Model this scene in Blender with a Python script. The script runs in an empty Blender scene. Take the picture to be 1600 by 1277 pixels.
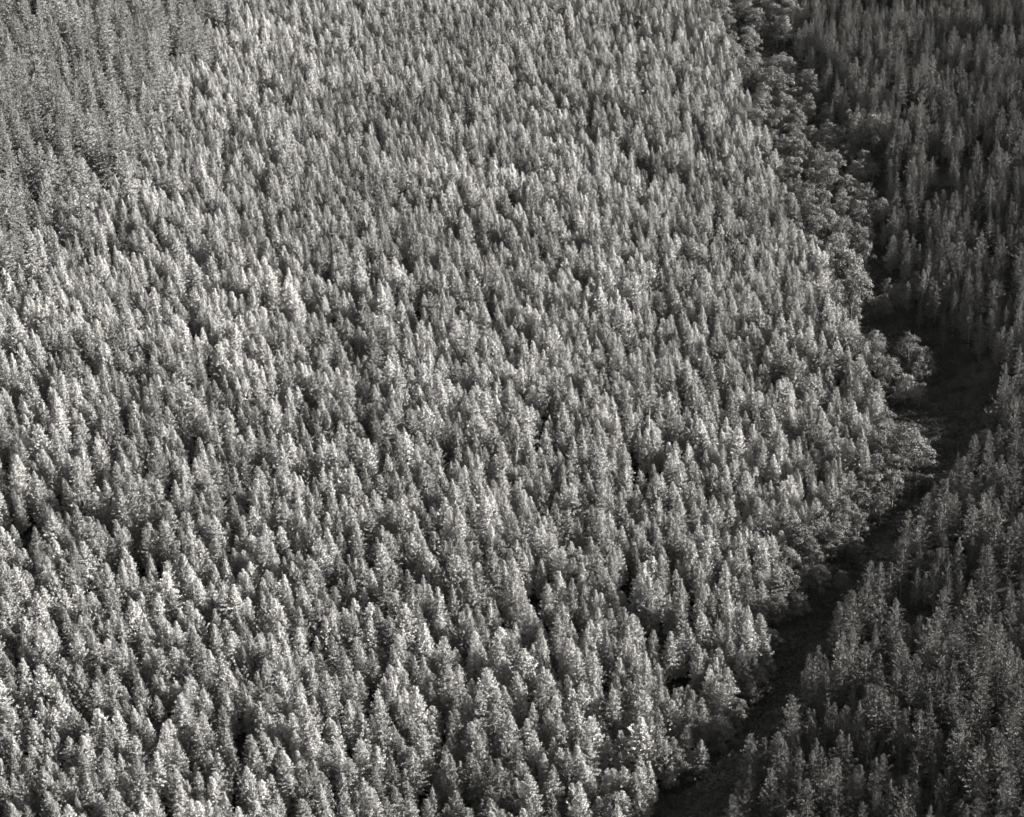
import bpy, math, random
import numpy as np
from mathutils import Matrix, Vector

SC = bpy.context.scene
COL = SC.collection

# ------------------------------------------------------------------ camera
CAM_H = 280.0                       # metres above the gully floor
FPX = 3500.0                        # focal length in pixels of the 1600 px wide photograph
PITCH = math.radians(26.0)
ROLL = math.radians(-2.6)
W, H = 1600.0, 1277.0
cam_d = bpy.data.cameras.new('camera')
cam = bpy.data.objects.new('camera', cam_d)
COL.objects.link(cam)
cam_d.sensor_fit = 'HORIZONTAL'
cam_d.sensor_width = 36.0
cam_d.lens = FPX / W * 36.0
cam_d.clip_start = 1.0
cam_d.clip_end = 20000.0
R3 = Matrix.Rotation(math.pi / 2 - PITCH, 3, 'X') @ Matrix.Rotation(ROLL, 3, 'Z')
cam.matrix_world = Matrix.Translation((0, 0, CAM_H)) @ R3.to_4x4()
SC.camera = cam

# ------------------------------------------------------------------ sky, sun, exposure
SUN_EL = math.radians(27.0)
SUN_AZ = math.radians(4.0)        # measured from +X (the photograph's right) towards +Y (away from the camera)
world = bpy.data.worlds.new('World')
SC.world = world
world.use_nodes = True
wn, wl = world.node_tree.nodes, world.node_tree.links
wn.clear()
wo = wn.new('ShaderNodeOutputWorld')
wb = wn.new('ShaderNodeBackground')
ws = wn.new('ShaderNodeTexSky')
ws.sky_type = 'NISHITA'
ws.sun_disc = False
ws.sun_elevation = SUN_EL
ws.sun_rotation = math.pi / 2 - SUN_AZ
wbw = wn.new('ShaderNodeRGBToBW')  # a monochrome photograph: the sky lights without colour
wl.new(ws.outputs[0], wbw.inputs[0])
wl.new(wbw.outputs[0], wb.inputs[0])
wb.inputs[1].default_value = 0.05
wl.new(wb.outputs[0], wo.inputs[0])

sun_d = bpy.data.lights.new('sun', 'SUN')
sun_d.energy = 5.0
sun_d.angle = math.radians(0.53)
sun_d.color = (1.0, 0.985, 0.955)
sun = bpy.data.objects.new('sun', sun_d)
COL.objects.link(sun)
sdir = Vector((math.cos(SUN_EL) * math.cos(SUN_AZ), math.cos(SUN_EL) * math.sin(SUN_AZ), math.sin(SUN_EL)))
sun.rotation_euler = sdir.to_track_quat('Z', 'Y').to_euler()
sun.location = (200, 300, 400)

SC.view_settings.view_transform = 'Standard'
SC.view_settings.look = 'None'
SC.view_settings.exposure = 3.25
SC.view_settings.gamma = 1.0
SC.render.engine = 'CYCLES'
cy = SC.cycles
cy.max_bounces = 3
cy.diffuse_bounces = 1
cy.glossy_bounces = 1
cy.transmission_bounces = 2
cy.volume_bounces = 0
cy.transparent_max_bounces = 4
cy.use_denoising = True
cy.denoiser = 'OPENIMAGEDENOISE'
cy.denoising_input_passes = 'RGB_ALBEDO_NORMAL'
cy.sample_clamp_indirect = 4.0

# ------------------------------------------------------------------ pixels and ground
RM = np.array(R3)
CP = np.array([0.0, 0.0, CAM_H])

def rays(px, py):
    px = np.asarray(px, float); py = np.asarray(py, float)
    d = np.stack([(px - W / 2) / FPX, -(py - H / 2) / FPX, -np.ones_like(px)], -1)
    d = d @ RM.T
    return d / np.linalg.norm(d, axis=-1, keepdims=True)

def project(p):
    q = (np.asarray(p, float) - CP) @ RM
    s = FPX / -q[..., 2]
    return np.stack([W / 2 + q[..., 0] * s, H / 2 - q[..., 1] * s, s], -1)   # x, y, pixels per metre

GULLY_PX = [(1120, -150), (1165, 0), (1195, 120), (1255, 230), (1310, 330), (1360, 440), (1420, 560),
            (1450, 660), (1410, 760), (1320, 850), (1255, 930), (1205, 1020), (1150, 1110), (1060, 1200), (960, 1300), (860, 1420), (760,1600)]
gp = np.array(GULLY_PX, float)
gd = rays(gp[:, 0], gp[:, 1])
gpt = CP + gd * (-CAM_H / gd[:, 2])[:, None]
gpt = gpt[np.argsort(gpt[:, 1])]

def smooth_noise(x, y, seed, scale):
    r = np.random.RandomState(seed)
    z = np.zeros_like(x)
    for k in range(7):
        a = r.uniform(0, 2 * math.pi); f = r.uniform(.6, 1.7) / scale
        z = z + np.sin((x * math.cos(a) + y * math.sin(a)) * f * 2 * math.pi + r.uniform(0, 6.28))
    return z / 7 ** .5

def gully_x(y):
    return np.interp(y, gpt[:, 1], gpt[:, 0])

def ground(x, y):
    x = np.asarray(x, float); y = np.asarray(y, float)
    d = x - gully_x(y)
    soft = lambda v, w: np.sqrt(v * v + w * w) - w
    left = soft(np.minimum(d + 3, 0), 10.0); left = left * .01 + left * left * .00040
    right = soft(np.maximum(d - 4, 0), 10.0) * 0.28 + 5.0 * np.clip((d - 8) / 16, 0, 1) ** 2 * (3 - 2 * np.clip((d - 8) / 16, 0, 1))
    left = 85 * np.tanh(left / 85); right = 60 * np.tanh(right / 60)
    near = np.clip(np.abs(d) / 30, 0, 1)
    return left + right + smooth_noise(x, y, 5, 120) * 1.6 * near + smooth_noise(x, y, 8, 38) * .45

def hit(px, py, above=0.0):
    """Where the line of sight through a pixel of the photograph comes to `above` metres over the ground."""
    px = np.atleast_1d(np.asarray(px, float)); py = np.atleast_1d(np.asarray(py, float))
    d = rays(px, py)
    above = np.broadcast_to(np.asarray(above, float), px.shape)
    t = (CAM_H - 75 - above) / -d[:, 2]
    done = np.zeros(px.shape, bool)
    for k in range(3000):
        p = CP + d * t[:, None]
        done |= p[:, 2] - above <= ground(p[:, 0], p[:, 1])
        if done.all(): break
        t = np.where(done, t, t + .5)
    p = CP + d * t[:, None]
    p[:, 2] = ground(p[:, 0], p[:, 1])
    return p

def inside(poly, x, y):
    n = len(poly); res = np.zeros(np.shape(x), bool); j = n - 1
    for i in range(n):
        xi, yi = poly[i]; xj, yj = poly[j]
        if yi != yj:
            res ^= ((yi > y) != (yj > y)) & (x < (xj - xi) * (y - yi) / (yj - yi) + xi)
        j = i
    return res

# ------------------------------------------------------------------ materials (greys: the photograph is black and white)
def nodes_of(name):
    m = bpy.data.materials.new(name); m.use_nodes = True
    nt = m.node_tree; nt.nodes.clear()
    return m, nt.nodes, nt.links

def foliage_mat(name, lo, hi, trans=.04, rough=.65, spec=.12):
    m, n, l = nodes_of(name)
    out = n.new('ShaderNodeOutputMaterial')
    oi = n.new('ShaderNodeObjectInfo')
    geo = n.new('ShaderNodeNewGeometry')
    noise = n.new('ShaderNodeTexNoise'); noise.inputs['Scale'].default_value = 1.3; noise.inputs['Detail'].default_value = 2
    l.new(geo.outputs['Position'], noise.inputs['Vector'])
    add = n.new('ShaderNodeMath'); add.operation = 'ADD'
    pw = n.new('ShaderNodeMath'); pw.operation = 'MULTIPLY'; pw.inputs[1].default_value = 1.1
    l.new(oi.outputs['Random'], pw.inputs[0]); l.new(pw.outputs[0], add.inputs[0]); l.new(noise.outputs[0], add.inputs[1])
    add2 = n.new('ShaderNodeMath'); add2.operation = 'MULTIPLY_ADD'; add2.inputs[1].default_value = .35
    l.new(add.outputs[0], add2.inputs[2]); l.new(geo.outputs['Random Per Island'], add2.inputs[0])
    ramp = n.new('ShaderNodeMapRange'); ramp.inputs[1].default_value = .4; ramp.inputs[2].default_value = 1.85
    ramp.inputs[3].default_value = lo; ramp.inputs[4].default_value = hi
    l.new(add2.outputs[0], ramp.inputs[0])
    wide = n.new('ShaderNodeTexNoise'); wide.inputs['Scale'].default_value = .022; wide.inputs['Detail'].default_value = 3
    l.new(oi.outputs['Location'], wide.inputs['Vector'])
    wr = n.new('ShaderNodeMapRange'); wr.inputs[1].default_value = .3; wr.inputs[2].default_value = .7; wr.inputs[3].default_value = .7; wr.inputs[4].default_value = 1.3
    l.new(wide.outputs[0], wr.inputs[0])
    mw = n.new('ShaderNodeMath'); mw.operation = 'MULTIPLY'
    l.new(ramp.outputs[0], mw.inputs[0]); l.new(wr.outputs[0], mw.inputs[1])
    ramp = mw
    tint = n.new('ShaderNodeCombineColor')
    mg = n.new('ShaderNodeMath'); mg.operation = 'MULTIPLY'; mg.inputs[1].default_value = .985
    mb = n.new('ShaderNodeMath'); mb.operation = 'MULTIPLY'; mb.inputs[1].default_value = .94
    for k in (mg, mb): l.new(ramp.outputs[0], k.inputs[0])
    l.new(ramp.outputs[0], tint.inputs[0]); l.new(mg.outputs[0], tint.inputs[1]); l.new(mb.outputs[0], tint.inputs[2])
    p = n.new('ShaderNodeBsdfPrincipled')
    l.new(tint.outputs[0], p.inputs['Base Color'])
    p.inputs['Roughness'].default_value = rough
    p.inputs['Specular IOR Level'].default_value = spec
    t = n.new('ShaderNodeBsdfTranslucent'); l.new(tint.outputs[0], t.inputs[0])
    mix = n.new('ShaderNodeMixShader'); mix.inputs[0].default_value = trans
    l.new(p.outputs[0], mix.inputs[1]); l.new(t.outputs[0], mix.inputs[2]); l.new(mix.outputs[0], out.inputs[0])
    return m

def plain_mat(name, lo, hi, scale, bump=.3):
    m, n, l = nodes_of(name)
    out = n.new('ShaderNodeOutputMaterial')
    p = n.new('ShaderNodeBsdfPrincipled'); p.inputs['Roughness'].default_value = .9
    p.inputs['Specular IOR Level'].default_value = .15
    geo = n.new('ShaderNodeNewGeometry')
    noise = n.new('ShaderNodeTexNoise'); noise.inputs['Scale'].default_value = scale; noise.inputs['Detail'].default_value = 6
    l.new(geo.outputs['Position'], noise.inputs['Vector'])
    r = n.new('ShaderNodeValToRGB')
    r.color_ramp.elements[0].position = .3; r.color_ramp.elements[1].position = .7
    r.color_ramp.elements[0].color = (lo, lo * .98, lo * .93, 1); r.color_ramp.elements[1].color = (hi, hi * .98, hi * .93, 1)
    l.new(noise.outputs[0], r.inputs[0]); l.new(r.outputs[0], p.inputs['Base Color'])
    b = n.new('ShaderNodeBump'); b.inputs['Strength'].default_value = bump
    l.new(noise.outputs[0], b.inputs['Height']); l.new(b.outputs[0], p.inputs['Normal'])
    l.new(p.outputs[0], out.inputs[0])
    return m

M_PINE = foliage_mat('pine_needles', .045, .265)
M_FIR = foliage_mat('fir_needles', .085, .15)
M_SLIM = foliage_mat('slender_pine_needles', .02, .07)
M_LEAF = foliage_mat('broad_leaves', .03, .068, .12)
M_BARK = plain_mat('bark', .05, .10, 3.0)
M_DEAD = plain_mat('bleached_wood', .2, .32, 4.0)
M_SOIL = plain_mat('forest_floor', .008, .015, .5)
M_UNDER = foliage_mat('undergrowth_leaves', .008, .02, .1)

# ------------------------------------------------------------------ ground
def axis(lo, hi, far, step):
    core = np.arange(lo, hi + step, step)
    out = []; d = step
    v = 0.0
    while v < far:
        d *= 1.35; v += d; out.append(v)
    out = np.array(out)
    return np.concatenate([lo - out[::-1], core, core[-1] + out])

ax = axis(-320, 340, 6000, 4.0); ay = axis(200, 1150, 6000, 4.0)
gx_, gy_ = np.meshgrid(ax, ay)
gz_ = ground(gx_.ravel(), gy_.ravel())
gv = np.stack([gx_.ravel(), gy_.ravel(), gz_], -1)
nx, ny = len(ax), len(ay)
ii = (np.arange(ny - 1)[:, None] * nx + np.arange(nx - 1)[None]).ravel()
gf = np.stack([ii, ii + 1, ii + nx + 1, ii + nx], -1)

def mesh_np(name, v, f, mats, midx=None, smooth=False):
    """f: (n,3) or (n,4) int array"""
    me = bpy.data.meshes.new(name)
    v = np.asarray(v, np.float32); f = np.asarray(f, np.int32)
    me.vertices.add(len(v)); me.vertices.foreach_set('co', v.ravel())
    k = f.shape[1]
    me.loops.add(f.size); me.loops.foreach_set('vertex_index', f.ravel())
    me.polygons.add(len(f)); me.polygons.foreach_set('loop_start', np.arange(0, f.size, k, dtype=np.int32))
    me.polygons.foreach_set('loop_total', np.full(len(f), k, np.int32))
    for m in mats: me.materials.append(m)
    if midx is not None: me.polygons.foreach_set('material_index', np.asarray(midx, np.int32))
    if smooth: me.polygons.foreach_set('use_smooth', np.ones(len(f), bool))
    me.update(calc_edges=True)
    return me

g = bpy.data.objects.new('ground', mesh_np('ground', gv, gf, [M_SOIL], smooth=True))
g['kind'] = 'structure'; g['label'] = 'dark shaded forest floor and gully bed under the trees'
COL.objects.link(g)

# ------------------------------------------------------------------ trees
class Geo:
    def __init__(s): s.v = []; s.f = []; s.n = 0
    def add(s, v, f):
        s.v.append(np.asarray(v, float)); s.f.append(np.asarray(f, int) + s.n); s.n += len(v)
    def tube(s, pts, rad, sides=5):
        pts = np.asarray(pts, float); rad = np.asarray(rad, float); m = len(pts)
        tan = np.gradient(pts, axis=0); tan /= np.linalg.norm(tan, axis=1, keepdims=True) + 1e-9
        ref = np.where(np.abs(tan[:, 2:3]) > .9, [[1., 0, 0]], [[0, 0, 1.]])
        a = np.cross(tan, ref); a /= np.linalg.norm(a, axis=1, keepdims=True) + 1e-9
        b = np.cross(tan, a)
        th = np.arange(sides) / sides * 2 * math.pi
        v = pts[:, None] + rad[:, None, None] * (np.cos(th)[None, :, None] * a[:, None] + np.sin(th)[None, :, None] * b[:, None])
        f = []
        for i in range(m - 1):
            for j in range(sides):
                k = (j + 1) % sides
                q = [i * sides + j, i * sides + k, (i + 1) * sides + k, (i + 1) * sides + j]
                f += [[q[0], q[1], q[2]], [q[0], q[2], q[3]]]
        s.add(v.reshape(-1, 3), f)
    def blades(s, base, direc, length, width, rs, outward, loose):
        """thin triangles: needle sprays, their faces turned more or less outward"""
        n = len(base)
        side = np.cross(direc, outward + rs.normal(0, loose, size=(n, 3))); side /= np.linalg.norm(side, axis=1, keepdims=True) + 1e-9
        v = np.stack([base - side * width[:, None] * .5, base + side * width[:, None] * .5, base + direc * length[:, None]], 1)
        s.add(v.reshape(-1, 3), np.arange(n * 3).reshape(-1, 3))
    def get(s): return np.concatenate(s.v), np.concatenate(s.f)

def unit(v): return v / (np.linalg.norm(v, axis=-1, keepdims=True) + 1e-9)

def conifer(seed, ht, rmax, base, dz, nbr, sag, tuft_step, blades, blen, bwid, shape, rag, topel, frond=0.0, inner=.25, up=.45, loose=.34):
    """Trunk with whorls of boughs, each bough set with sprays of needles. Returns (trunk, crown) geometry."""
    rs = np.random.RandomState(seed)
    trunk, crown = Geo(), Geo()
    zz = np.linspace(0, ht, 9)
    bx = rs.normal(0, .10, 9).cumsum() * .35; by = rs.normal(0, .10, 9).cumsum() * .35
    bx[0] = by[0] = 0
    ax_at = lambda z: np.array([np.interp(z, zz, bx), np.interp(z, zz, by), z])
    trunk.tube(np.stack([bx, by, zz], -1), .16 * (1 - zz / ht) ** .8 + .015, 6)
    side = rs.uniform(.8, 1.2, 8)                            # an uneven outline round the stem
    P, D, N = [], [], []
    z = base
    while z < ht - .25:
        t = (ht - z) / (ht - base)
        r = rmax * (t ** shape) * (1 - .35 * max(0, t - .75) / .25)
        n = max(4, int(round(nbr * (.6 + .4 * t) + rs.uniform(-.6, .6))))
        a0 = rs.uniform(0, 6.28)
        wr = rs.uniform(1 - rag, 1 + rag)
        for k in range(n):
            a = a0 + k / n * 2 * math.pi + rs.normal(0, .22)
            reach = max(.08, r * wr * rs.uniform(1 - rag, 1 + rag) * side[int(a / 6.2832 * 8) % 8])
            el = math.radians(topel * (1 - t) ** 1.2 + (18 - 26 * sag) * t + rs.normal(0, 6))
            z0 = z + rs.uniform(-.5, .5) * dz
            c = ax_at(z0)
            m = max(3, int(reach / tuft_step))
            u = np.linspace(0, 1, m + 1)
            horiz = np.array([math.cos(a), math.sin(a), 0])
            rise = math.tan(el) * u * reach - sag * reach * .55 * u * u + sag * reach * .34 * u ** 4 + (1 - sag) * .12 * reach * u ** 3
            pts = c + horiz * (u * reach)[:, None] + np.array([0, 0, 1.]) * rise[:, None]
            if reach > .9: trunk.tube(pts[[0, m // 2, m]], np.array([.035, .022, .008]) * (1 + .3 * reach), 3)
            dirs = unit(np.gradient(pts, axis=0))
            sel = u >= inner * min(1, reach)
            for q, dd, uu in zip(pts[sel], dirs[sel], u[sel]):
                nb = blades + int(rs.uniform(0, 2))
                sidev = np.cross(dd, [0, 0, 1.])
                spread = np.where(rs.rand(nb) < .5, 1, -1)[:, None] * sidev[None]
                w = frond
                d_ = unit(dd * .8 + np.array([0, 0, up]) * (1 - w) + rs.normal(0, .55, (nb, 3)) * (1 - .55 * w) + spread * (1.1 * w) + np.array([0, 0, -.22]) * w)
                jit = rs.normal(0, .10, (nb, 3)) + spread * (w * rs.uniform(0, .5, (nb, 1)) * (1.15 - uu) * reach * .35)
                P.append(q + jit); D.append(d_)
                N.append(np.repeat(rs.normal(0, loose, (1, 3)), nb, 0))
        z += dz * rs.uniform(.8, 1.2)
    top = ax_at(ht)
    tn = 26
    P.append(top - np.array([0, 0, 1.]) * rs.uniform(.1, 1.1, (tn, 1))); D.append(unit(np.array([0, 0, 1.2]) + rs.normal(0, .4, (tn, 3))))
    N.append(np.zeros((tn, 3)))
    P = np.concatenate(P); D = np.concatenate(D); N = np.concatenate(N)
    rad = P.copy(); rad[:, 2] = 0
    out = unit(rad) * .9 + np.array([0, 0, .45])
    N = N * np.clip((ht - P[:, 2:3]) / 4, .3, 1)
    fine = .55 + .45 * np.clip((ht - P[:, 2]) / 3.0, 0, 1)
    crown.blades(P, D, rs.uniform(.7, 1.3, len(P)) * blen * fine, rs.uniform(.7, 1.3, len(P)) * bwid * fine, rs, unit(out) + N, .22)
    return trunk.get(), crown.get()

def broadleaf(seed, ht, spread, lobes, leaves, leaf):
    rs = np.random.RandomState(seed)
    trunk, crown = Geo(), Geo()
    fork = ht * rs.uniform(.25, .35)
    trunk.tube([[0, 0, 0], [rs.normal(0, .1), rs.normal(0, .1), fork * .6], [0, 0, fork]], [.2, .16, .14], 6)
    V, F = [], []
    for k in range(lobes):
        a = k * 2.399 + rs.uniform(-.4, .4)
        q = (k + .5) / lobes
        rr = spread * math.sqrt(q) * rs.uniform(.75, 1.0)
        h = ht * (.98 - .62 * q ** 1.3) + rs.normal(0, .05) * ht
        lr = spread * rs.uniform(.18, .40)
        c = np.array([math.cos(a) * rr, math.sin(a) * rr, h - lr])
        mid = np.array([c[0] * .45, c[1] * .45, fork + (c[2] - fork) * .55])
        trunk.tube([[0, 0, fork * .9], mid, c], [.09, .06, .02], 4)
        n = int(leaves * (lr / (spread * .34)) ** 2)
        d = unit(rs.normal(size=(n, 3))); d[:, 2] = np.where(d[:, 2] < -.5, -d[:, 2], d[:, 2])
        bump = 1 + .22 * np.sin(d[:, 0] * 7 + seed) * np.sin(d[:, 1] * 7 + k) + rs.normal(0, .07, n)
        p = c + d * (lr * bump * rs.uniform(.7, 1.05, n))[:, None] * np.array([1, 1, .85])
        nrm = unit(d + rs.normal(0, .55, (n, 3)) + np.array([0, 0, .25]))
        e1 = unit(np.cross(nrm, rs.normal(size=(n, 3)))); e2 = np.cross(nrm, e1)
        s = leaf * rs.uniform(.6, 1.3, n)[:, None]
        crown.add(np.stack([p - e1 * s * .5, p + e2 * s * .35, p + e1 * s * .6], 1).reshape(-1, 3), np.arange(n * 3).reshape(-1, 3))
        crown.add(np.stack([p - e1 * s * .5, p + e1 * s * .6, p - e2 * s * .35], 1).reshape(-1, 3), np.arange(n * 3).reshape(-1, 3))
    return trunk.get(), crown.get()

PROTO = {}
def make_kind(kind, geos, leafmat, joined):
    rows = []
    coll = bpy.data.collections.new(kind + '_shapes') if joined else None
    for i, ((tv, tf), (cv, cf)) in enumerate(geos):
        tm = mesh_np(kind + '_trunk', tv, tf, [M_BARK], smooth=True)
        cm = mesh_np(kind + '_crown', cv, cf, [leafmat])
        rows.append((tm, cm, tv[:, 2].max(), np.percentile(np.hypot(cv[:, 0], cv[:, 1]), 97)))
        if joined:
            jm = mesh_np(kind, np.concatenate([tv, cv]), np.concatenate([tf, cf + len(tv)]), [M_BARK, leafmat],
                         np.concatenate([np.zeros(len(tf)), np.ones(len(cf))]))
            o = bpy.data.objects.new('%s_shape_%02d' % (kind, i), jm)
            coll.objects.link(o)
    PROTO[kind] = (rows, coll)

rnd = np.random.RandomState(11)
make_kind('pine_tree', [conifer(100 + i, 14, rnd.uniform(2.3, 2.9), rnd.uniform(1.5, 2.5), .38, rnd.uniform(6.5, 8), rnd.uniform(.0, .3), .26, 14,
                                .27, .12, rnd.uniform(.78, 1.02), .17, rnd.uniform(58, 68)) for i in range(12)], M_PINE, True)
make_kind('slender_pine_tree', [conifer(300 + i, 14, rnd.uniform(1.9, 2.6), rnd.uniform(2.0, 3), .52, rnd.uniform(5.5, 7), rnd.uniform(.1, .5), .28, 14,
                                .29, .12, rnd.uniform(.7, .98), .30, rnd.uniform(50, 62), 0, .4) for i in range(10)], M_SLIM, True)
make_kind('fir_tree', [conifer(500 + i, 22, rnd.uniform(3.4, 4.3), 3.5, .85, rnd.uniform(6, 7.5), rnd.uniform(.6, .95), .26, 12,
                                .36, .15, rnd.uniform(.8, 1.0), .26, 48, .5, .2, .35, .3) for i in range(7)], M_FIR, True)
def bush(seed):
    rs = np.random.RandomState(seed); n = 420
    c = Geo(); p = rs.normal(0, 1, (n, 3)) * [.75, .75, .0]; p[:, 2] = np.abs(rs.normal(.35, .25, n)) * np.exp(-(p[:, 0] ** 2 + p[:, 1] ** 2) / 1.6) + .05
    nr = unit(rs.normal(0, .6, (n, 3)) + [0, 0, 1]); e1 = unit(np.cross(nr, rs.normal(size=(n, 3)))); e2 = np.cross(nr, e1); s = rs.uniform(.12, .3, n)[:, None]
    c.add(np.stack([p - e1 * s, p + e2 * s * .6, p + e1 * s], 1).reshape(-1, 3), np.arange(n * 3).reshape(-1, 3))
    t = Geo(); t.tube([[0, 0, -.2], [0, 0, .3], [.1, 0, 1.0]], [.03, .02, .01], 3)
    return t.get(), c.get()
make_kind('undergrowth', [bush(900 + i) for i in range(5)], M_UNDER, True)
make_kind('broadleaf_tree', [broadleaf(700 + i, 11, rnd.uniform(2.9, 3.6), 22 + i % 6, 190, .30) for i in range(7)], M_LEAF, False)

# ------------------------------------------------------------------ where the trees stand
LEFT_BASE = [(-900, -400), (1010, -400), (1065, -80), (1085, 0), (1125, 60), (1150, 150), (1185, 230), (1225, 320), (1260, 420), (1320, 520), (1350, 600),
             (1375, 680), (1345, 770), (1275, 850), (1225, 920), (1190, 1010), (1165, 1100), (1110, 1190), (1030, 1270), (930, 1400), (800, 1700), (-900, 1700)]
RIGHT_TIP = [(1230, -400), (1250, -60), (1240, 40), (1275, 110), (1295, 165), (1385, 215), (1385, 330), (1405, 395), (1430, 455), (1480, 500), (1545, 470),
             (1572, 570), (1582, 640), (1540, 690), (1480, 715), (1440, 770), (1410, 830), (1370, 880), (1320, 925), (1280, 985), (1258, 1030), (1225, 1095),
             (1178, 1150), (1152, 1210), (1135, 1260), (1095, 1340), (800, 1700), (2600, 1700), (2600, -400)]
FIR_TIP = [(-500, -300), (350, -300), (335, 0), (300, 60), (262, 105), (240, 160), (205, 235), (110, 270), (62, 320), (25, 380), (-60, 440), (-500, 560)]
# dark gaps in the stand: x, y, radius across, radius up, in pixels of the photograph, at mid-crown height
GAPS = [(1060, 1058, 24, 20), (855, 965, 14, 26), (838, 690, 10, 36), (1120, 330, 10, 20), (625, 880, 12, 20), (1215, 585, 12, 30), (820, 925, 10, 14),
        (1005, 720, 14, 26), (485, 1090, 8, 20), (1310, 590, 8, 30), (1040, 985, 12, 30), (330, 590, 9, 22), (800, 300, 12, 16), (60, 820, 10, 22),
        (730, 190, 14, 12), (1000, 265, 14, 14), (235, 690, 10, 16), (980, 880, 12, 26), (745, 1070, 10, 26), (430, 425, 10, 14), (1330, 470, 60, 14),
        (1500, 600, 60, 90), (1470, 280, 26, 14), (1420, 145, 22, 14), (1560, 40, 30, 14), (1490, 820, 30, 26), (1440, 950, 40, 30), (1520, 910, 14, 30), (1350, 1010, 26, 30)]
gaps = np.array(GAPS, float)

def in_gap(q):
    r = np.zeros(len(q), bool)
    for x, y, a, b in gaps: r |= ((q[:, 0] - x) / a) ** 2 + ((q[:, 1] - y) / b) ** 2 < 1
    return r

def scatter(step, seed, jitter, drop):
    rs = np.random.RandomState(seed)
    xs = np.arange(-470, 470, step); ys = np.arange(120, 1330, step)
    X, Y = np.meshgrid(xs, ys)
    a = math.radians(17)
    X = X + rs.normal(0, jitter, X.shape); Y = Y + rs.normal(0, jitter, Y.shape)
    c, s = math.cos(a), math.sin(a)
    x = (c * X - s * (Y - 650)).ravel(); y = (s * X + c * (Y - 650)).ravel() + 650
    keep = rs.rand(len(x)) > drop
    x, y = x[keep], y[keep]
    keep = (x > -(.225 * y + 55)) & (x < .225 * y + 75) & (y > 290) & (y < 1060)
    x, y = x[keep], y[keep]
    return np.stack([x, y, ground(x, y)], -1), rs

def tips(b, h):
    t = b.copy(); t[:, 2] += h
    return project(t)


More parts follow.
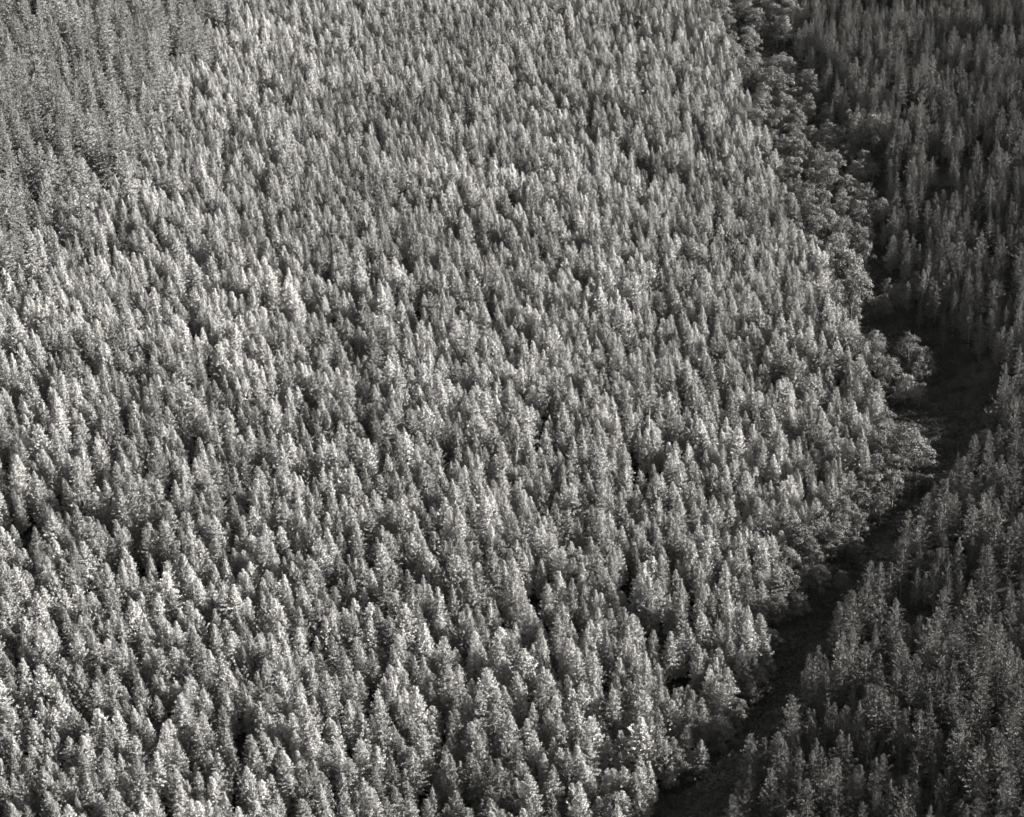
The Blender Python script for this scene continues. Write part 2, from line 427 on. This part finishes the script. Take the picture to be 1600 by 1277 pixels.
# tips of single trees picked out on enlargements of the photograph: corner and scale of the enlargement, then tips on it
PICKED = [
 (200, 950, 3.905, 0, [(295,85),(520,100),(450,230),(620,190),(745,175),(870,165),(965,190),(1175,290),(615,390),(460,500),(290,455),(870,475),(740,535),(800,575),(1130,540),(1525,505),(1345,560),
  (95,680),(135,665),(590,730),(505,775),(435,795),(195,830),(45,790),(290,805),(930,645),(1000,645),(850,790),(1110,790),(1200,830),(1290,860),(1045,940),(1135,940),(945,870),(1350,920),(720,970),
  (290,990),(1085,1030),(1170,1075),(1480,1100),(430,1010),(515,1040),(1320,1140),(1060,1170),(880,1215),(775,1180),(430,1190),(540,1210),(1490,260),(1475,85),(930,5)]),
 (0, 1037, 5.32, 0, [(310,45),(650,30),(910,55),(190,170),(490,250),(795,165),(340,300),(105,390),(270,465),(580,620),(690,760),(890,715),(240,800),(180,945),(525,925),(945,1055),(450,380),(445,530),
  (970,400),(700,470),(860,520),(25,500),(95,600)]),
 (700, 1037, 5.32, 0, [(570,70),(1000,95),(265,245),(385,350),(195,490),(830,385),(1060,330),(720,565),(565,660),(345,770),(185,755),(240,840),(875,855),(70,1075),(20,400),(10,620),(770,160),(460,420),(660,480),(935,715)]),
 (900, 950, 3.905, 0, [(180,135),(575,145),(305,190),(355,230),(420,270),(105,270),(870,85),(875,250),(820,375),(330,450),(105,480),(605,500),(710,505),(40,480),(210,465),(500,605),(325,630),(195,790),(10,790),(265,310)]),
 (1100, 700, 3.192, 0, [(55,80),(215,120),(300,40),(400,205),(220,340),(115,425),(180,425),(120,705),(40,735),(225,790),(195,640)]),
 (600, 500, 5.32, 0, [(195,40),(625,15),(450,85),(565,110),(830,145),(925,90),(480,290),(935,275),(160,330),(65,560),(475,535),(370,560),(190,580),(480,790),(530,825),(740,810),(810,825),(1180,720),(440,1020),(605,1065),
  (770,1130),(1300,1065),(1385,1075),(1320,260),(1480,200),(1550,580),(1525,800),(1450,395),(1060,380),(680,370),(300,930),(1285,455),(1205,370),(25,985),(335,1165)]),
 (900, 500, 5.32, 0, [(100,165),(200,175),(305,110),(405,75),(500,110),(360,160),(310,240),(715,210),(810,170),(975,215),(835,340),(640,380),(1125,380),(1340,360),(1275,280),(1215,370),(1460,265),(1570,370),(920,440),(970,500),
  (505,455),(200,450),(95,500),(320,500),(1280,540),(1210,750),(1425,775),(1510,490),(1475,620),(830,590),(1040,605),(775,680),(300,650),(240,600),(520,720),(650,910),(580,945),(320,975),(150,1015),(215,1070),(1225,935),
  (1370,910),(1475,870),(400,1160),(1545,990),(1155,1200),(925,735),(855,800)]),
 (0, 400, 5.32, 0, [(590,110),(400,165),(495,130),(265,80),(805,235),(850,265),(685,175),(1055,25),(1160,25),(1145,435),(1305,450),(115,440),(215,340),(255,350),(385,400),(430,400),(510,440),(345,570),(265,610),(1020,595),
  (1065,615),(530,805),(815,760),(875,740),(990,775),(510,970),(1130,795),(1385,605),(1505,580),(1540,800),(1000,975),(120,935),(45,925),(430,1095),(925,1150),(1240,1020),(1310,995),(1350,930),(1440,985),(105,240),(180,160)]),
 (1200, 400, 3.99, 0, [(190,80),(260,160),(75,365),(180,260),(140,400),(285,290),(360,415),(415,440),(245,455),(160,535),(280,540),(385,610),(500,610),(575,620),(630,735),(150,810),(285,740),(470,895),(545,905),(680,900),(330,1065),(420,1070),(485,1140)]),
 (900, 950, 3.905, 1, [(1430,290),(1065,780),(1190,985),(1250,1020),(1045,1110),(960,1150),(1330,610),(1350,770)]),
 (1250, 1000, 4.57, 1, [(290,20),(430,80),(470,20),(750,30),(1020,10),(590,235),(695,210),(505,330),(430,440),(680,405),(850,505),(935,450),(1110,250),(1150,560),(1220,435),(1400,630),(1500,15),(1430,100),(150,760),(290,640),
  (345,680),(55,1000),(250,850),(95,505),(1280,770),(1310,270),(640,1010),(750,1010)]),
 (1100, 700, 3.192, 1, [(1320,35),(1420,30),(1480,35),(1550,40),(1205,155),(1110,225),(1185,275),(1085,345),(1020,315),(1330,235),(1460,300),(1395,225),(990,500),(830,565),(875,575),(810,660),(885,705),(790,705),(955,755),
  (740,710),(680,770),(1270,450),(1530,400),(1195,700),(1115,860),(1270,850),(990,980),(750,900),(1480,880)]),
 (1200, 400, 3.99, 1, [(970,100),(1050,155),(1120,120),(1175,115),(1250,85),(1410,150),(1520,450),(1480,740),(1540,880),(1575,560),(1400,345),(1330,380)]),
 (0, 0, 1.0, 1, [(1592, 1075), (1586, 1118), (1596, 1158), (1580, 1186), (1594, 1032), (1533, 888), (1551, 902), (1518, 905)]),
]
def picked(side, mean, sd, wlo, whi, nshape, seed):
    rs = np.random.RandomState(seed)
    q = np.array([(x0 + u / k, y0 + v / k) for x0, y0, k, sd_, pts in PICKED if sd_ == side for u, v in pts])
    hh = np.clip(rs.normal(mean, sd, len(q)), mean - 2 * sd, mean + 2 * sd)
    p = hit(q[:, 0], q[:, 1], hh)
    return np.column_stack([p, hh, rs.uniform(wlo, whi, len(q)), rs.uniform(0, 6.28, len(q)), rs.randint(0, nshape, len(q))])

def merge(rows, hand, gap):
    """The picked trees first, then the scattered ones that do not stand on top of them."""
    d = np.min(np.hypot(rows[:, None, 0] - hand[None, :, 0], rows[:, None, 1] - hand[None, :, 1]), 1)
    return np.concatenate([hand, rows[d > gap]]), len(hand)
NPICK = {}
trees = {}                                                   # kind -> array of x, y, z, height, width factor, turn, shape number
b, rs = scatter(3.6, 21, 1.1, .07)
h = np.clip(rs.normal(11.2, 2.1, len(b)), 6, 16.5)
bp, tp, mp = project(b), tips(b, h), tips(b, h * .7)
firm = inside(FIR_TIP, tp[:, 0] + rs.normal(0, 22, len(b)), tp[:, 1] + rs.normal(0, 22, len(b)))
jx, jy = rs.normal(0, 9, (2, len(b)))
lm = inside(LEFT_BASE, bp[:, 0] + jx, bp[:, 1] + jy) & ~firm & ~in_gap(mp)
def pack(b, h, m, rs, nshape, wlo, whi):
    n = m.sum()
    return np.column_stack([b[m], h[m], rs.uniform(wlo, whi, n), rs.uniform(0, 6.28, n), rs.randint(0, nshape, n)])
trees['pine_tree'], NPICK['pine_tree'] = merge(pack(b, h, lm, rs, 12, .9, 1.4), picked(0, 12.8, 1.1, 1.0, 1.35, 12, 5), 2.4)

b, rs = scatter(3.7, 33, 1.3, .18)
h = np.clip(rs.normal(11.0, 2.1, len(b)), 6, 16)
tp, mp, bp = tips(b, h), tips(b, h * .7), project(b)
jx, jy = rs.normal(0, 7, (2, len(b)))
patchy = smooth_noise(b[:, 0], b[:, 1], 91, 26) + .6 * smooth_noise(b[:, 0], b[:, 1], 92, 11) + rs.normal(0, .35, len(b)) < .6
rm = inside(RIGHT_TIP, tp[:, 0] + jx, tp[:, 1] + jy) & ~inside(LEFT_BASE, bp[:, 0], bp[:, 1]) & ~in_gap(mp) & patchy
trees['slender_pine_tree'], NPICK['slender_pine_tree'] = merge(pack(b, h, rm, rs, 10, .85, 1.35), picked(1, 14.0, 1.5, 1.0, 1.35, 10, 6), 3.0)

b, rs = scatter(6.6, 45, 2.0, .05)
h = np.clip(rs.normal(19.5, 3.3, len(b)), 11, 27)
tp = tips(b, h)
fm = inside(FIR_TIP, tp[:, 0] + rs.normal(0, 16, len(b)), tp[:, 1] + rs.normal(0, 16, len(b))) & (tp[:, 0] > -300) & (tp[:, 1] > -200)
trees['fir_tree'] = pack(b, h, fm, rs, 7, .85, 1.15)

# round crowned trees along the gully: middle of the crown and its width, in pixels of the photograph
BROAD = [(1125, 15, 45), (1105, 45, 38), (1140, 70, 42), (1150, 95, 38), (1165, 112, 34), (1095, 12, 36), (1181, 35, 38), (1172, 60, 36), (1215, 45, 40), (1238, 18, 40), (1205, 8, 34),
         (1219, 105, 56), (1225, 140, 46), (1262, 130, 32), (1250, 155, 32), (1190, 175, 46), (1220, 188, 38), (1246, 188, 32), (1290, 182, 32), (1243, 210, 38),
         (1268, 212, 28), (1310, 218, 34), (1335, 228, 36), (1368, 205, 38), (1255, 240, 38), (1278, 252, 40), (1300, 262, 38), (1322, 244, 32), (1240, 268, 38),
         (1270, 286, 42), (1297, 288, 42), (1337, 276, 28), (1364, 268, 24), (1260, 312, 42), (1286, 322, 42), (1325, 294, 36), (1352, 312, 38), (1312, 332, 36),
         (1298, 350, 38), (1346, 350, 34), (1377, 332, 34), (1345, 372, 38), (1310, 390, 38), (1326, 420, 48), (1290, 402, 34), (1336, 420, 36), (1342, 455, 48),
         (1330, 486, 44), (1300, 470, 42), (1385, 450, 26), (1401, 462, 28), (1380, 478, 28), (1368, 535, 34), (1372, 556, 34), (1420, 548, 48), (1440, 566, 38),
         (1430, 588, 32), (1390, 582, 42), (1415, 606, 34), (1437, 616, 28), (1418, 693, 64), (1540, 688, 28), (1432, 716, 62), (1400, 738, 48), (1395, 762, 44),
         (1345, 782, 44), (1376, 790, 34), (1320, 802, 40), (1280, 826, 52), (1342, 816, 36), (1293, 861, 28), (1338, 855, 30), (1282, 903, 36), (1315, 906, 24),
         (1250, 944, 28), (1225, 912, 48), (1232, 880, 44), (1215, 950, 40), (1250, 850, 44), (1176, 1010, 48), (1166, 1046, 44), (1172, 1078, 28), (1140, 1130, 36),
         (1059, 1193, 46), (1046, 1216, 30), (1000, 1250, 54), (978, 1238, 44), (958, 1270, 48), (1105, 1150, 40)]
bank = np.array([(1335, 540), (1362, 610), (1385, 690), (1360, 770), (1290, 850), (1238, 925), (1203, 1015), (1178, 1100), (1122, 1190), (1045, 1268)], float)
rsk = np.random.RandomState(51)
tk = np.linspace(0, 7.6, 52); kk = tk.astype(int); fk = (tk - kk)[:, None]
bk = bank[kk] * (1 - fk) + bank[kk + 1] * fk + np.column_stack([rsk.uniform(-18, 16, 52) - 14 * (tk > 5.5), rsk.uniform(-16, 12, 52)])
BROAD = BROAD + [(x, y, w) for (x, y), w in zip(bk, rsk.uniform(20, 44, 52))]
STRIP = [(1090, -10), (1250, -10), (1245, 60), (1280, 150), (1300, 180), (1365, 210), (1370, 330), (1350, 480), (1300, 490), (1260, 400), (1215, 300), (1180, 210), (1150, 140), (1120, 60)]
fx, fy = rsk.uniform(1080, 1380, 420), rsk.uniform(-10, 495, 420)
BROAD = BROAD + [(x, y, w) for x, y, w, ok in zip(fx, fy, rsk.uniform(20, 40, 420), inside(STRIP, fx, fy)) if ok][:90]
bl = np.array(BROAD, float)
rsb = np.random.RandomState(77)
hb = np.zeros(len(bl)); pos = hit(bl[:, 0], bl[:, 1], 6.0)
for it in range(2):
    s = project(pos + [0, 0, 6.0])[:, 2]
    wid = bl[:, 2] / s
    hb = np.clip(wid * 1.45, 4.5, 13)
    pos = hit(bl[:, 0], bl[:, 1], hb * .62)
wfac = wid / 7.2 / (hb / 11)
trees['broadleaf_tree'] = np.column_stack([pos, hb, wfac, rsb.uniform(0, 6.28, len(bl)), rsb.randint(0, 7, len(bl))])

# ------------------------------------------------------------------ build the ones that show largest as things, the rest as one mass
GROUP = {'pine_tree': 'pines of the dense sunlit plantation', 'slender_pine_tree': 'open crowned pines on the shaded slope beyond the gully',
         'fir_tree': 'drooping firs in the far corner of the forest', 'broadleaf_tree': 'round broadleaf trees along the gully'}
CAT = {'pine_tree': 'pine', 'slender_pine_tree': 'slender pine', 'fir_tree': 'fir', 'broadleaf_tree': 'broadleaf tree'}
PLACE = {'pine_tree': 'pine of the dense stand', 'slender_pine_tree': 'pine across the gully', 'fir_tree': 'drooping fir in the corner',
         'broadleaf_tree': 'broadleaf tree in the gully'}

ONES = 'zero one two three four five six seven eight nine ten eleven twelve thirteen fourteen fifteen sixteen seventeen eighteen nineteen'.split()
TENS = '- - twenty thirty forty fifty sixty seventy eighty ninety hundred'.split()
def spelled(v):
    v = int(min(99, max(0, round(v))))
    return ONES[v] if v < 20 else TENS[v // 10] + ('-' + ONES[v % 10] if v % 10 else '')

def describe(kind, row, t, c, fine=False):
    """How a tree looks and where its tip shows, in hundredths of the photograph's width and height."""
    hh = row[3]; mid = {'pine_tree': 11.4, 'slender_pine_tree': 11.4, 'fir_tree': 20.0, 'broadleaf_tree': 9.0}[kind]
    size = 'tall' if hh > mid * 1.07 else 'short' if hh < mid * .93 else 'medium-height'
    shape = 'broad' if row[4] > 1.2 else 'narrow' if row[4] < 1.03 else 'pointed'
    if kind == 'broadleaf_tree': shape, t = 'round', c
    if fine:
        f = math.floor(t[0] / 16)
        return '%s %s %s, %s %s and %s percent across, %s percent down' % (size, shape, CAT[kind], 'crown' if kind == 'broadleaf_tree' else 'tip', spelled(f), fine, spelled(t[1] / 12.77))
    return '%s %s %s, %s %s percent across, %s percent down' % (size, shape, PLACE[kind], 'crown' if kind == 'broadleaf_tree' else 'tip', spelled(t[0] / 16), spelled(t[1] / 12.77))

used = set()
def plant(kind, row):
    rows, _ = PROTO[kind]
    tm, cm, ph, pr = rows[int(row[6])]
    s = row[3] / ph
    e = bpy.data.objects.new(kind, None)
    e.empty_display_size = .5
    e.location = row[:3]; e.rotation_euler = (0, 0, row[5]); e.scale = (s * row[4], s * row[4], s)
    tip = project(np.array([[row[0], row[1], row[2] + row[3]]]))[0]
    mid = project(np.array([[row[0], row[1], row[2] + row[3] * .62]]))[0]
    lab = describe(kind, row, tip, mid)
    if lab in used: lab = describe(kind, row, tip, mid, 'a half')
    if lab in used: lab = describe(kind, row, tip, mid, 'three quarters')
    used.add(lab)
    e['label'] = lab; e['category'] = CAT[kind]; e['group'] = GROUP[kind]
    COL.objects.link(e)
    for nm, me in (('trunk', tm), ('crown', cm)):
        o = bpy.data.objects.new(nm, me); o.parent = e; COL.objects.link(o)

def mass(kind, rows, name, label):
    coll = PROTO[kind][1]; ph = PROTO[kind][0][0][2]
    me = bpy.data.meshes.new(name)
    me.vertices.add(len(rows)); me.vertices.foreach_set('co', rows[:, :3].astype(np.float32).ravel())
    s = rows[:, 3] / ph
    rsm = np.random.RandomState(3)
    rot = np.column_stack([rsm.normal(0, .02, len(rows)), rsm.normal(0, .02, len(rows)), rows[:, 5]])
    for nm, ty, dat, key in (('tree_scale', 'FLOAT_VECTOR', np.column_stack([s * rows[:, 4], s * rows[:, 4], s]), 'vector'),
                             ('tree_turn', 'FLOAT_VECTOR', rot, 'vector')):
        a = me.attributes.new(nm, ty, 'POINT'); a.data.foreach_set(key, dat.astype(np.float32).ravel())
    a = me.attributes.new('tree_shape', 'INT', 'POINT'); a.data.foreach_set('value', rows[:, 6].astype(np.int32))
    o = bpy.data.objects.new(name, me); COL.objects.link(o)
    o['kind'] = 'stuff'; o['label'] = label; o['category'] = 'forest'
    ng = bpy.data.node_groups.new(name + '_nodes', 'GeometryNodeTree')
    ng.interface.new_socket('Geometry', in_out='INPUT', socket_type='NodeSocketGeometry')
    ng.interface.new_socket('Geometry', in_out='OUTPUT', socket_type='NodeSocketGeometry')
    n, l = ng.nodes, ng.links
    gi, go = n.new('NodeGroupInput'), n.new('NodeGroupOutput')
    iop = n.new('GeometryNodeInstanceOnPoints')
    ci = n.new('GeometryNodeCollectionInfo'); ci.inputs['Collection'].default_value = coll
    ci.inputs['Separate Children'].default_value = True; ci.inputs['Reset Children'].default_value = True
    def attr(nm, ty):
        k = n.new('GeometryNodeInputNamedAttribute'); k.data_type = ty; k.inputs['Name'].default_value = nm
        return [x for x in k.outputs if x.enabled and x.name == 'Attribute'][0]
    l.new(gi.outputs[0], iop.inputs['Points']); l.new(ci.outputs[0], iop.inputs['Instance'])
    iop.inputs['Pick Instance'].default_value = True
    l.new(attr('tree_shape', 'INT'), iop.inputs['Instance Index'])
    l.new(attr('tree_turn', 'FLOAT_VECTOR'), iop.inputs['Rotation'])
    l.new(attr('tree_scale', 'FLOAT_VECTOR'), iop.inputs['Scale'])
    l.new(iop.outputs[0], go.inputs[0])
    md = o.modifiers.new('trees', 'NODES'); md.node_group = ng
    return o

for kind in ('pine_tree', 'slender_pine_tree', 'fir_tree', 'broadleaf_tree'):
    rows = trees[kind]
    tp = tips(rows[:, :3], rows[:, 3])
    seen = (tp[:, 0] > 2) & (tp[:, 0] < W - 2) & (tp[:, 1] > 2) & (tp[:, 1] < H - 14)
    lead = 1 + .15 * (np.arange(len(rows)) < NPICK.get(kind, 0))
    order = np.argsort(-tp[:, 2] * rows[:, 3] * lead - 1e6 * seen)
    if kind == 'broadleaf_tree': own = order
    else: own = order[:300][seen[order[:300]]]
    for i in own: plant(kind, rows[i])
    rest = np.setdiff1d(np.arange(len(rows)), own)
    print(kind, len(rows), 'own', len(own), 'rest', len(rest))
    if len(rest):
        mass(kind, rows[rest], {'pine_tree': 'pine_forest', 'slender_pine_tree': 'slender_pine_forest', 'fir_tree': 'fir_forest'}[kind],
             {'pine_tree': 'dense far mass of sunlit plantation pines stretching to the skyline edge of the photo',
              'fir_tree': 'drooping firs carrying on past the corner of the photo',
              'slender_pine_tree': 'far mass of open crowned pines on the shaded slope across the gully'}[kind])

def snag(px, py, hh, lean, label, seed):
    rs = np.random.RandomState(seed)
    p = hit(px, py, hh)[0]
    e = bpy.data.objects.new('dead_tree', None); e.location = p; e.rotation_euler = (0, lean, 0)
    e['label'] = label; e['category'] = 'dead tree'; e['group'] = 'bare dead stems among the pines'
    COL.objects.link(e)
    t = Geo(); zz = np.linspace(0, hh, 7)
    t.tube(np.stack([rs.normal(0, .06, 7), rs.normal(0, .06, 7), zz], -1), .17 - .12 * zz / hh, 7)
    parts = [('trunk', t)]
    for k in range(9):
        z = hh * rs.uniform(.45, .97); a = rs.uniform(0, 6.28); ln = rs.uniform(.5, 1.5)
        q = Geo(); d = np.array([math.cos(a), math.sin(a), rs.uniform(-.1, .5)])
        q.tube([np.array([0, 0, z]), np.array([0, 0, z]) + d * ln * .5, np.array([0, 0, z - .1]) + d * ln], [.05, .035, .012], 4)
        parts.append(('branch', q))
    for nm, gg in parts:
        v, f = gg.get(); o = bpy.data.objects.new(nm, mesh_np('dead_' + nm, v, f, [M_DEAD], smooth=True)); o.parent = e; COL.objects.link(o)
snag(1005, 1192, 11.5, 0, 'pale bare dead stem near the bottom end of the stand, by the gully', 1)
snag(796, 692, 15.0, .16, 'pale leaning dead stem in the middle of the dense stand', 2)
snag(1011, 638, 15.5, .05, 'thin pale dead stem in the dense stand, well short of the gully', 3)

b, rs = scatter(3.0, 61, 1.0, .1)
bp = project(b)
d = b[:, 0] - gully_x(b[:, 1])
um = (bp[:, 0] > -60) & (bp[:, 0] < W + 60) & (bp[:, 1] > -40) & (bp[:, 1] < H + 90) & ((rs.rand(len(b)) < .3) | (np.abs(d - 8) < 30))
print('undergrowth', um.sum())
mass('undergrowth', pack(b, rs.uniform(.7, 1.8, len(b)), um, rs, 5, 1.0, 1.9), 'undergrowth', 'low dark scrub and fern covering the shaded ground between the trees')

# ------------------------------------------------------------------ thin haze over the forest
ex = float(max(abs(gv[:, 0]).max(), abs(gv[:, 1]).max())) + 50
hz = np.array([(x, y, z) for x in (-ex, ex) for y in (-ex, ex) for z in (float(gv[:, 2].min()) - 1, CAM_H + 4)], float)
hf = [(0, 1, 3, 2), (4, 6, 7, 5), (0, 4, 5, 1), (2, 3, 7, 6), (0, 2, 6, 4), (1, 5, 7, 3)]
mh, n, l = nodes_of('haze')
out = n.new('ShaderNodeOutputMaterial'); pv = n.new('ShaderNodeVolumePrincipled')
pv.inputs['Color'].default_value = (.96, .95, .91, 1); pv.inputs['Density'].default_value = .0000021
l.new(pv.outputs[0], out.inputs['Volume'])
ho = bpy.data.objects.new('haze', mesh_np('haze', hz, hf, [mh])); ho['kind'] = 'stuff'; ho['label'] = 'thin pale haze in the air above the forest'
COL.objects.link(ho)
